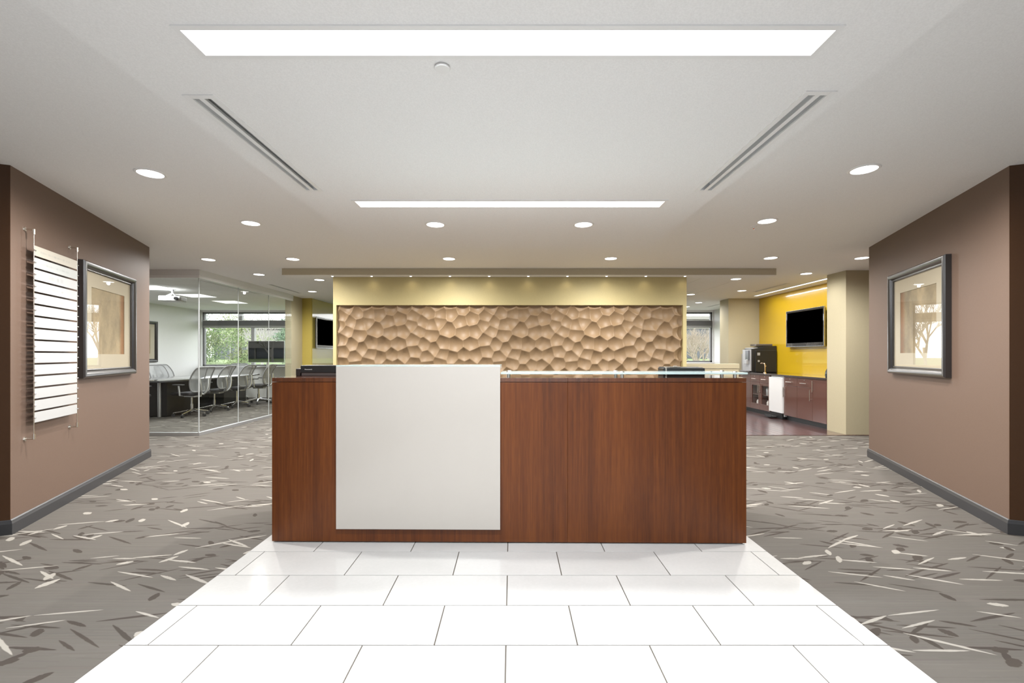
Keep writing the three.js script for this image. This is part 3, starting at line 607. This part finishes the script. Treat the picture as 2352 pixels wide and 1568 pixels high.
function makeChair() {
  const o = thing('conference_chair', '', 'chair', [0, 0, 0], 0, 'mesh chairs round the meeting table');
  const grey = mat([0.26, 0.26, 0.265], 0.4), net = mat([0.42, 0.43, 0.44], 0.7, { transparent: true, opacity: 0.55, side: THREE.DoubleSide });
  for (let k = 0; k < 5; k++) {
    const a = k / 5 * Math.PI * 2 + 0.3, c = Math.cos(a), s = Math.sin(a);
    const leg = add('leg', [rod([0.03 * c, 0.125, 0.03 * s], [0.31 * c, 0.075, 0.31 * s], 0.026, 0.014, 8), rod([0.305 * c, 0.08, 0.305 * s], [0.305 * c, 0.05, 0.305 * s], 0.009, 0.009, 8)], M.chrome, o);
    add('caster', [rod([0.305 * c - 0.02 * s, 0.030, 0.305 * s + 0.02 * c], [0.305 * c - 0.006 * s, 0.030, 0.305 * s + 0.006 * c], 0.030, 0.030, 14), rod([0.305 * c + 0.006 * s, 0.030, 0.305 * s - 0.006 * c], [0.305 * c + 0.02 * s, 0.030, 0.305 * s - 0.02 * c], 0.030, 0.030, 14)], M.dark, leg);
  }
  add('gas_column', [cyl(0, 0.09, 0.25, 0, 0.028, 0.028), cyl(0, 0.25, 0.40, 0, 0.018, 0.018)], M.chrome, o);
  add('mechanism', [rb(-0.09, 0.385, -0.10, 0.09, 0.425, 0.16, 0.012), rod([0, 0.405, 0.1], [0, 0.46, 0.27], 0.026, 0.022)], M.aluminium, o);
  const seat = new RoundedBoxGeometry(0.49, 0.065, 0.47, 4, 0.03); { const p = seat.attributes.position; for (let i = 0; i < p.count; i++) { const z = p.getZ(i), x = p.getX(i); p.setY(i, p.getY(i) + 0.25 * x * x - (z < -0.1 ? 0.9 * (z + 0.1) ** 2 : 0)); } seat.computeVertexNormals(); }
  seat.translate(0, 0.455, -0.02); add('seat', seat, mat([0.035, 0.035, 0.038], 0.85), o);
  // back: a hoop with netting, leaning back and waisted
  const backAt = (u, v) => {   // u -1..1 across, v 0..1 up
    const hw = 0.205 + 0.035 * Math.sin(Math.PI * Math.min(1, v * 1.1)) * 0.6 + 0.015 * v, y = 0.50 + 0.49 * v;
    return [u * hw, y, 0.235 + 0.05 * v + 0.10 * v * v - 0.045 * Math.sin(Math.PI * v) + 0.035 * (1 - u * u) * 0.9 - 0.02];
  };
  const hoop = [], R = 0.16;
  for (let k = 0; k < 64; k++) {   // rounded rectangle in (u, v)
    const a = k / 64 * Math.PI * 2, c = Math.cos(a), s = Math.sin(a), p = 9;
    const d = Math.pow(Math.abs(c) ** p + Math.abs(s) ** p, -1 / p);
    hoop.push(new THREE.Vector3(...backAt(c * d, 0.5 + 0.5 * s * d)));
  }
  add('back_frame', new THREE.TubeGeometry(new THREE.CatmullRomCurve3(hoop, true), 96, 0.014, 8, true), grey, o);
  const n = 14, pos = [], uv = [], idx = [];
  for (let j = 0; j <= n; j++) for (let i = 0; i <= n; i++) { const a = i / n * 2 - 1, b = j / n * 2 - 1, d = Math.pow(Math.max(1e-6, Math.abs(a) ** 9 + Math.abs(b) ** 9), 1 / 9), mx = Math.max(Math.abs(a), Math.abs(b)), k = d > 0 ? mx / d : 1; pos.push(...backAt(a * k, 0.5 + 0.5 * b * k)); uv.push(i / n, j / n); if (i < n && j < n) { const q = j * (n + 1) + i; idx.push(q, q + 1, q + n + 2, q, q + n + 2, q + n + 1); } }
  const ng = new THREE.BufferGeometry(); ng.setAttribute('position', new THREE.Float32BufferAttribute(pos, 3)); ng.setAttribute('uv', new THREE.Float32BufferAttribute(uv, 2)); ng.setIndex(idx); ng.computeVertexNormals();
  add('back_netting', ng, net, o);
  // two pale struts and lumbar pad behind
  for (const s of [-1, 1]) add('back_strut', new THREE.TubeGeometry(new THREE.CatmullRomCurve3([[s * 0.03, 0.44, 0.25], [s * 0.06, 0.50, 0.30], [s * 0.085, 0.62, 0.315], [s * 0.10, 0.76, 0.305]].map((p) => new THREE.Vector3(...p))), 16, 0.020, 8), M.aluminium, o);
  add('spine', new THREE.TubeGeometry(new THREE.CatmullRomCurve3([[0, 0.70, 0.295], [0, 0.85, 0.345], [0, 0.985, 0.395]].map((p) => new THREE.Vector3(...p))), 12, 0.010, 6), grey, o);
  for (const s of [-1, 1]) {
    add('arm_post', [rod([s * 0.19, 0.42, 0.02], [s * 0.275, 0.44, 0.02], 0.014, 0.014), rod([s * 0.275, 0.435, 0.02], [s * 0.285, 0.63, 0.0], 0.018, 0.016)], M.aluminium, o);
    add('arm_pad', rb(s * 0.25, 0.63, -0.13, s * 0.32, 0.655, 0.12, 0.012), M.dark, o);
  }
  return o;
}
{
  const c0 = makeChair();
  // faces -z at turn 0; turned so that each looks at the table
  const spots = [
    [-6.50, -9.20, 1.35, 'grey mesh conference chair nearest the glass corner, rolled out from the table side'],
    [-6.60, -10.05, 1.62, 'grey mesh conference chair second along the table side facing the glass'],
    [-6.55, -10.78, 1.52, 'grey mesh conference chair third along the table side facing the glass'],
    [-6.46, -11.56, 1.66, 'grey mesh conference chair beside the floor stand television'],
    [-7.12, -8.42, -2.9 + Math.PI * 0, 'grey mesh conference chair at the table end near the partition'],
    [-7.62, -12.46, 0, 'grey mesh conference chair at the table end near the window'],
    [-8.14, -10.15, -1.5, 'grey mesh conference chair along the pale wall below the picture'],
    [-8.32, -10.95, -1.75, 'grey mesh conference chair in the middle along the pale wall'],
    [-8.66, -11.75, -1.4, 'grey mesh conference chair in the corner of pale wall and window'],
  ];
  spots.forEach(([x, z, a, label], i) => {
    const turn = i === 4 ? 0.15 : i === 5 ? Math.PI + 0.2 : a;
    if (!i) { c0.position.set(x, 0, z); c0.rotation.y = turn; c0.userData.label = label; } else copy(c0, label, [x, 0, z], turn);
  });
}
{   // projector
  const o = thing('ceiling_projector', 'white projector on a dark ceiling mount over the meeting table', 'projector', [-6.70, 2.29, -8.95], 0.25);
  add('body', rb(-0.19, 0, -0.14, 0.19, 0.10, 0.14, 0.02), mat([0.62, 0.62, 0.62], 0.4), o);
  add('lens_barrel', rod([0.12, 0.05, 0.13], [0.12, 0.05, 0.175], 0.035, 0.032, 20), M.black, o);
  add('vent_grille', rb(-0.06, 0.025, 0.139, 0.05, 0.075, 0.143, 0.002), M.mullionGrey, o);
  add('side_cover', rb(0.10, 0.012, -0.13, 0.195, 0.085, 0.132, 0.015), M.mullionGrey, o);
  add('mount_arm', [rod([-0.08, 0.10, -0.06], [0, 0.17, 0], 0.01), rod([0.08, 0.10, -0.06], [0, 0.17, 0], 0.01), rod([-0.08, 0.10, 0.08], [0, 0.17, 0], 0.01), rod([0.08, 0.10, 0.08], [0, 0.17, 0], 0.01), cyl(0, 0.16, 0.245, 0, 0.022)], M.mullion, o);
  add('ceiling_plate', cyl(0, 0.238, 0.246, 0, 0.07, 0.07, 24), M.aluminium, o);
}

// ------------------------------------------------------------------ kitchenette
const KX = 5.17;   // cabinet fronts
{
  const c = thing('kitchen_counter', 'dark polished counter top along the yellow wall', 'counter', [0, 0, 0]);
  add('slab', rb(KX - 0.02, 0.832, -7.425, 5.741, 0.860, -10.495, 0.004), M.counter, c);
  const handle = (o, a, b, out) => { const d = add('handle', [rod(a, b, 0.006), ...[a, b].map((p, i) => { const q = i ? a : b, m = p.map((v, j) => v + 0.18 * (q[j] - v)); return rod(m, [m[0] + out, m[1], m[2]], 0.0045); })], M.steel, o); return d; };
  const unit = (z0, z1, label, kind) => {   // from z0 (near) to z1 (far)
    const o = thing('base_cabinet', label, 'cabinet', [KX, 0, (z0 + z1) / 2]), h = Math.abs(z1 - z0) / 2;
    const body = kind === 'glass' ? [bx(0.022, 0.10, -h, 0.55, 0.118, h), bx(0.022, 0.815, -h, 0.55, 0.83, h), bx(0.022, 0.10, -h, 0.55, 0.83, -h + 0.016), bx(0.022, 0.10, h - 0.016, 0.55, 0.83, h), bx(0.53, 0.10, -h, 0.55, 0.83, h), bx(0.03, 0.40, -h + 0.016, 0.53, 0.415, h - 0.016)] : [bx(0.022, 0.10, -h, 0.55, 0.83, h)];
    add('carcass', body, M.cabinet, o);
    add('toe_kick', bx(0.06, 0.008, -h, 0.07, 0.10, h), M.tableBase, o);
    if (kind === 'door') { const d = add('door', rb(0, 0.10, -h + 0.002, 0.02, 0.828, h - 0.002, 0.002), M.cabinet, o); handle(d, [-0.03, 0.795, -h + 0.035], [-0.03, 0.60, -h + 0.035], 0.03); return o; }
    const dr = add('drawer', rb(0, 0.665, -h + 0.002, 0.02, 0.828, h - 0.002, 0.002), M.cabinet, o);
    handle(dr, [-0.03, 0.735, -0.085], [-0.03, 0.735, 0.085], 0.03);
    add('lock', rod([-0.006, 0.79, 0], [0, 0.79, 0], 0.009, 0.010, 14), M.steel, dr);
    const side = kind === 'glass' ? (z0 > -9.3 ? -1 : 1) : (z0 > -8 ? 1 : -1);
    const hz = side * (h - 0.03);
    let d;
    if (kind === 'glass') {
      const e = 0.06;
      d = add('door', [rb(0, 0.10, -h + 0.002, 0.02, 0.22, h - 0.002, 0.002), rb(0, 0.60, -h + 0.002, 0.02, 0.66, h - 0.002, 0.002), rb(0, 0.22, -h + 0.002, 0.02, 0.60, -h + e, 0.002), rb(0, 0.22, h - e, 0.02, 0.60, h - 0.002, 0.002)], M.cabinet, o);
      const p = add('pane', new THREE.PlaneGeometry(2 * h - 2 * e, 0.38), M.glass, d); p.rotation.y = -Math.PI / 2; p.position.set(0.01, 0.41, 0);
    } else d = add('door', rb(0, 0.10, -h + 0.002, 0.02, 0.66, h - 0.002, 0.002), M.cabinet, o);
    handle(d, [-0.03, 0.63, hz], [-0.03, 0.44, hz], 0.03);
    return o;
  };
  unit(-7.43, -7.78, 'dark red-brown gloss cabinet with one tall door beside the pillar', 'door');
  unit(-7.78, -8.20, 'dark red-brown gloss cabinet with drawer and door next to the tall door one', 'drawer');
  unit(-8.20, -8.60, 'dark red-brown gloss cabinet with drawer and door next to the white appliance', 'drawer');
  unit(-9.06, -9.43, 'dark gloss cabinet with glazed door next to the white appliance', 'glass');
  unit(-9.43, -9.80, 'dark gloss cabinet with glazed door below the coffee machine', 'glass');
  unit(-9.80, -10.49, 'wide dark gloss cabinet in the corner by the beige column', 'drawer');
  // white undercounter appliance
  const a = thing('undercounter_fridge', 'tall white undercounter appliance between the dark cabinets', 'fridge', [KX, 0, -8.83]);
  add('body', bx(0.02, 0.06, -0.215, 0.55, 0.825, 0.215), M.white, a);
  add('door', rb(-0.03, 0.125, -0.218, 0.02, 0.80, 0.218, 0.006), mat([0.78, 0.78, 0.78], 0.3), a);
  add('door_grip', rb(-0.034, 0.788, 0.05, 0.0, 0.806, 0.2, 0.003), M.trimWhite, a);
  add('foot_grille', rb(-0.01, 0.008, -0.2, 0.1, 0.11, 0.2, 0.004), M.black, a);
  add('pedal', [rb(-0.13, 0.022, -0.19, -0.01, 0.05, 0.02, 0.006), rod([-0.12, 0.06, -0.2], [-0.12, 0.06, 0.03], 0.007)], M.dark, a);
  // things on show behind the glazed doors
  const jar = (x, y, z, r, h, label, m, name = 'storage_jar') => { const o = thing(name, label, 'jar', [x, y, z]); add('body', toCreasedNormals(new THREE.LatheGeometry([[0.001, 0], [r, 0], [r, h * 0.82], [r * 0.8, h * 0.9], [r * 0.8, h], [0.001, h]].map((p) => new THREE.Vector2(...p)), 20), 0.6), m, o); };
  const pale = mat([0.75, 0.72, 0.68], 0.5), tin = mat([0.55, 0.57, 0.6], 0.2, { metalness: 0.7 });
  jar(KX + 0.12, 0.118, -9.66, 0.055, 0.17, 'pale canister low in the glazed cabinet below the coffee machine', pale, 'canister');
  jar(KX + 0.12, 0.118, -9.27, 0.06, 0.18, 'pale canister low in the glazed cabinet next to the white appliance', pale, 'canister');
  jar(KX + 0.10, 0.415, -9.30, 0.04, 0.15, 'steel jug on the shelf of the glazed cabinet next to the white appliance', tin, 'steel_jug');
  jar(KX + 0.10, 0.415, -9.19, 0.04, 0.14, 'second steel jug on the same glazed cabinet shelf, towards the white appliance', tin, 'steel_jug');
  // faucet
  const f = thing('counter_faucet', 'slim warm metal faucet standing before the coffee machine', 'faucet', [5.27, 0.86, -9.42]);
  const brass = mat([0.80, 0.62, 0.45], 0.15, { metalness: 1 });
  add('foot', cyl(0, 0, 0.018, 0, 0.028, 0.024, 20), brass, f);
  add('spout', new THREE.TubeGeometry(new THREE.CatmullRomCurve3([[0, 0.01, 0], [0, 0.17, 0], [-0.002, 0.195, -0.01], [-0.02, 0.205, -0.06], [-0.03, 0.20, -0.10]].map((p) => new THREE.Vector3(...p))), 30, 0.013, 12), brass, f);
  add('lever', rod([0, 0.13, 0], [0.03, 0.15, 0.0], 0.006), brass, f);
  // dark vessel by the pillar
  const v = thing('dark_kettle', 'dark rounded kettle on the counter beside the pillar', 'kettle', [5.36, 0.86, -7.60]);
  add('body', toCreasedNormals(new THREE.LatheGeometry([[0.001, 0], [0.075, 0], [0.085, 0.03], [0.078, 0.10], [0.055, 0.15], [0.02, 0.165], [0.001, 0.168]].map((p) => new THREE.Vector2(...p)), 28), 0.6), mat([0.06, 0.07, 0.08], 0.15, { metalness: 0.6 }), v);
  add('handle', new THREE.TubeGeometry(new THREE.CatmullRomCurve3([[0.07, 0.04, 0], [0.12, 0.07, 0], [0.12, 0.12, 0], [0.055, 0.145, 0]].map((p) => new THREE.Vector3(...p))), 20, 0.008, 8), M.black, v);
}
{   // coffee machine in the corner of the counter
  const o = thing('coffee_machine', 'large silver and black coffee machine in the corner of the kitchenette counter', 'coffee machine', [5.42, 0.867, -9.98]);
  const silver = mat([0.42, 0.42, 0.43], 0.3, { metalness: 0.4 });
  // its front looks out over the counter edge, its black flank towards the faucet
  add('side_flank', rb(-0.16, 0.0, 0.19, 0.30, 0.47, 0.215, 0.01), M.black, o);
  const top = new THREE.Shape([[-0.22, 0.49], [-0.22, 0.0], [0.30, 0.0], [0.30, 0.56], [0.05, 0.555]].map((p) => new THREE.Vector2(...p)));
  const g = new THREE.ExtrudeGeometry(top, { depth: 0.37, bevelEnabled: true, bevelSize: 0.006, bevelThickness: 0.006, bevelSegments: 2 }); g.translate(0, 0, -0.18);
  add('body', toCreasedNormals(g, 0.5), M.black, o);
  add('front_panel', rb(-0.245, 0.02, -0.17, -0.222, 0.49, 0.18, 0.008), silver, o);
  add('control_display', rb(-0.262, 0.26, -0.02, -0.246, 0.47, 0.13, 0.004), mat([0.05, 0.05, 0.055], 0.12), o);
  add('spout_block', rb(-0.30, 0.17, 0.0, -0.246, 0.27, 0.11, 0.008), silver, o);
  add('drip_tray', rb(-0.33, 0.002, -0.13, -0.246, 0.03, 0.14, 0.006), M.mullion, o);
  add('top_cover', rb(-0.20, 0.50, -0.16, 0.10, 0.53, 0.19, 0.01), silver, o);
  add('bean_hopper', rb(-0.10, 0.565, -0.12, 0.26, 0.61, 0.13, 0.012), mat([0.10, 0.085, 0.075], 0.2), o);
  add('water_tank', rb(-0.19, 0.0, -0.34, 0.16, 0.40, -0.19, 0.02), silver, o);
  add('side_badge', [rb(-0.12, 0.36, 0.2145, -0.06, 0.42, 0.2185, 0.002), rb(-0.11, 0.22, 0.2145, -0.07, 0.26, 0.2185, 0.002)], silver, o);
}

// ------------------------------------------------------------------ outdoors
{
  const o = new THREE.Group(); o.name = 'lawn'; o.userData = { kind: 'structure', label: 'bright lawn rising gently away from the windows', category: 'lawn' }; scene.add(o);
  const g = new THREE.PlaneGeometry(160, 110, 60, 44); g.rotateX(-Math.PI / 2); g.translate(0, 0, -68.6);
  const p = g.attributes.position;
  for (let i = 0; i < p.count; i++) { const d = -p.getZ(i) - 14; p.setY(i, -0.12 + 0.75 * Math.min(1, Math.max(0, d / 16)) ** 1.4 + 0.08 * Math.sin(p.getX(i) * 0.31) * Math.sin(p.getZ(i) * 0.23)); }
  g.computeVertexNormals(); planarUV(g);
  add('grass', g, mat([0.15, 0.21, 0.085], 0.95, { map: dataTex(256, 256, (u, v) => { const k = 0.75 + 0.25 * noise(u, v, 60, 60); return [k, k, k * 0.9]; }, 0.4, 0.4) }), o);
}
const groundY = (x, z) => -0.12 + 0.75 * Math.min(1, Math.max(0, (-z - 14) / 16)) ** 1.4;
function leafyTree(label, x, z, h, w, seed, colours) {
  const o = thing('leafy_tree', label, 'tree', [x, groundY(x, z) - 0.05, z], 0, 'leafy trees on the lawn'), r = rng(seed);
  add('trunk', rod([0, 0, 0], [0.1, h * 0.75, 0], 0.12, 0.04, 8), mat([0.10, 0.075, 0.055], 0.9), o);
  const leaf = new THREE.BufferGeometry();
  leaf.setAttribute('position', new THREE.Float32BufferAttribute([0, 0, 0, 0.5, 0.18, 0.06, 1, 0, 0, 0, 0, 0, 1, 0, 0, 0.5, -0.18, 0.06], 3)); leaf.computeVertexNormals();
  const N = 5200, im = new THREE.InstancedMesh(leaf, mat([1, 1, 1], 0.8, { side: THREE.DoubleSide }), N), q = new THREE.Object3D(), col = new THREE.Color();
  const blobs = Array.from({ length: 26 }, () => { const t = r(), a = r() * 7, rad = w * (0.25 + 0.75 * Math.sin(Math.PI * Math.min(1, 0.12 + 0.85 * t))) * Math.sqrt(r()); return [Math.cos(a) * rad, h * (0.06 + 0.86 * t), Math.sin(a) * rad * 0.8, w * (0.26 + 0.2 * r()), Math.floor(r() * colours.length)]; });
  for (let i = 0; i < N; i++) {
    const b = blobs[Math.floor(r() * blobs.length)], th = r() * 6.283, ph = Math.acos(2 * r() - 1), rr = b[3] * (0.55 + 0.5 * r());
    q.position.set(b[0] + rr * Math.sin(ph) * Math.cos(th), Math.max(0.1, b[1] + rr * Math.cos(ph) * 0.8), b[2] + rr * Math.sin(ph) * Math.sin(th));
    q.rotation.set(r() * 6.3, r() * 6.3, r() * 6.3); q.scale.setScalar(0.10 + 0.10 * r()); q.updateMatrix(); im.setMatrixAt(i, q.matrix);
    const c = colours[b[4]], k = 0.8 + 0.4 * r(); im.setColorAt(i, col.setRGB(c[0] * k, c[1] * k, c[2] * k));
  }
  im.name = 'foliage'; im.userData = { kind: 'stuff' }; im.castShadow = im.receiveShadow = true; o.add(im);
}
const GREENS = [[0.16, 0.24, 0.085], [0.21, 0.28, 0.12], [0.25, 0.285, 0.15], [0.115, 0.20, 0.11]];
leafyTree('dense light green tree on the lawn at the pale wall side of the window', -21.6, -30.5, 3.6, 1.7, 21, GREENS);
leafyTree('broad yellow green tree in the middle of the meeting room window', -18.6, -31, 3.5, 1.9, 22, [[0.25, 0.285, 0.135], [0.22, 0.28, 0.115], [0.155, 0.235, 0.09]]);
leafyTree('smaller bluish green tree behind the bare branches', -16.2, -33, 3.4, 1.5, 23, [[0.13, 0.21, 0.135], [0.165, 0.24, 0.135]]);
leafyTree('rounded dark green tree behind the first ones on the lawn', -24.5, -36, 4.6, 1.7, 24, [[0.06, 0.10, 0.05], [0.08, 0.12, 0.06]]);
function bareTree(label, x, z, h, seed, name = 'bare_tree', tone = [0.34, 0.32, 0.30], depth = 6) {
  const o = thing(name, label, 'tree', [x, groundY(x, z) - 0.05, z], 0, 'bare trees and bushes outside'), r = rng(seed), list = [];
  const grow = (p, d, l, rad, n) => {
    const e = p.clone().addScaledVector(d, l); list.push(rod(p.toArray(), e.toArray(), rad, rad * 0.7, n > 3 ? 6 : 4));
    if (!n) return;
    const kids = n > 3 ? 3 : 3;
    for (let k = 0; k < kids; k++) { const v = d.clone().add(new THREE.Vector3(r() - 0.5, (r() - 0.35) * 0.9, r() - 0.5).multiplyScalar(1.35)).normalize(); grow(p.clone().addScaledVector(d, l * (0.55 + 0.45 * r())), v, l * (0.62 + 0.2 * r()), rad * 0.62, n - 1); }
  };
  const stems = name === 'bare_bush' ? 4 : 1;
  for (let s = 0; s < stems; s++) grow(new THREE.Vector3((r() - 0.5) * 0.3 * (stems > 1), 0, 0), new THREE.Vector3((r() - 0.5) * (stems > 1 ? 1.2 : 0.2), 1, (r() - 0.5) * 0.4).normalize(), h * 0.34, name === 'bare_bush' ? 0.03 : 0.075, stems > 1 ? 5 : depth);
  add('branches', merge(list), mat(tone, 0.9), o);
}
bareTree('bare spreading tree in front of the green trees', -13.2, -24, 3.6, 41);
bareTree('bare tree near the lounge window', -8.4, -26, 3.8, 42);
bareTree('bare tree mirrored beside the directory sign', -4.2, -25, 3.7, 43);
bareTree('bare tree straight behind the feature wall', 0.6, -26, 3.6, 44);
bareTree('bare tree mirrored in the single picture', 3.5, -25, 3.8, 45);
bareTree('pale bare bush outside the narrow window', 8.9, -21.5, 2.7, 46, 'bare_bush', [0.30, 0.25, 0.19]);
bareTree('second pale bare bush outside the narrow window, farther off', 10.6, -25, 2.8, 47, 'bare_bush', [0.27, 0.23, 0.18]);
function officeBlock(label, x0, x1, z, y, storeys, sh) {
  const o = thing('office_building', label, 'building', [(x0 + x1) / 2, y - 0.3, z]), w = (x1 - x0) / 2, h = storeys * sh + 0.9;
  const conc = mat([0.235, 0.225, 0.205], 0.8), gl = mat([0.05, 0.06, 0.065], 0.08);
  add('wall', [bx(-w, 0, -8, w, h, -0.4)], conc, o);
  for (let s = 0; s < storeys; s++) {
    add('spandrel', bx(-w, s * sh + sh * 0.66, -0.4, w, s * sh + sh * 1.05, 0.1), conc, o);
    const n = Math.round(2 * w / 2.4);
    for (let k = 0; k < n; k++) { const a = -w + k * 2 * w / n, b = a + 2 * w / n; add('window_pane', bx(a + 0.1, s * sh + sh * 0.10, -0.4, b - 0.1, s * sh + sh * 0.66, -0.34), gl, o); add('pier', bx(b - 0.1, s * sh + sh * 0.05, -0.4, b + 0.1, s * sh + sh * 0.66, -0.2), conc, o); }
  }
  add('parapet', bx(-w - 0.1, h - 0.5, -8.1, w + 0.1, h, 0.2), conc, o);
}
officeBlock('low pale office block behind the green trees', -41, -27, -62, 0.6, 1, 4.1);
officeBlock('pale office block with window bands seen through the narrow window', 22, 50, -72, 0.6, 2, 3.1);

renderer.render(scene, camera);
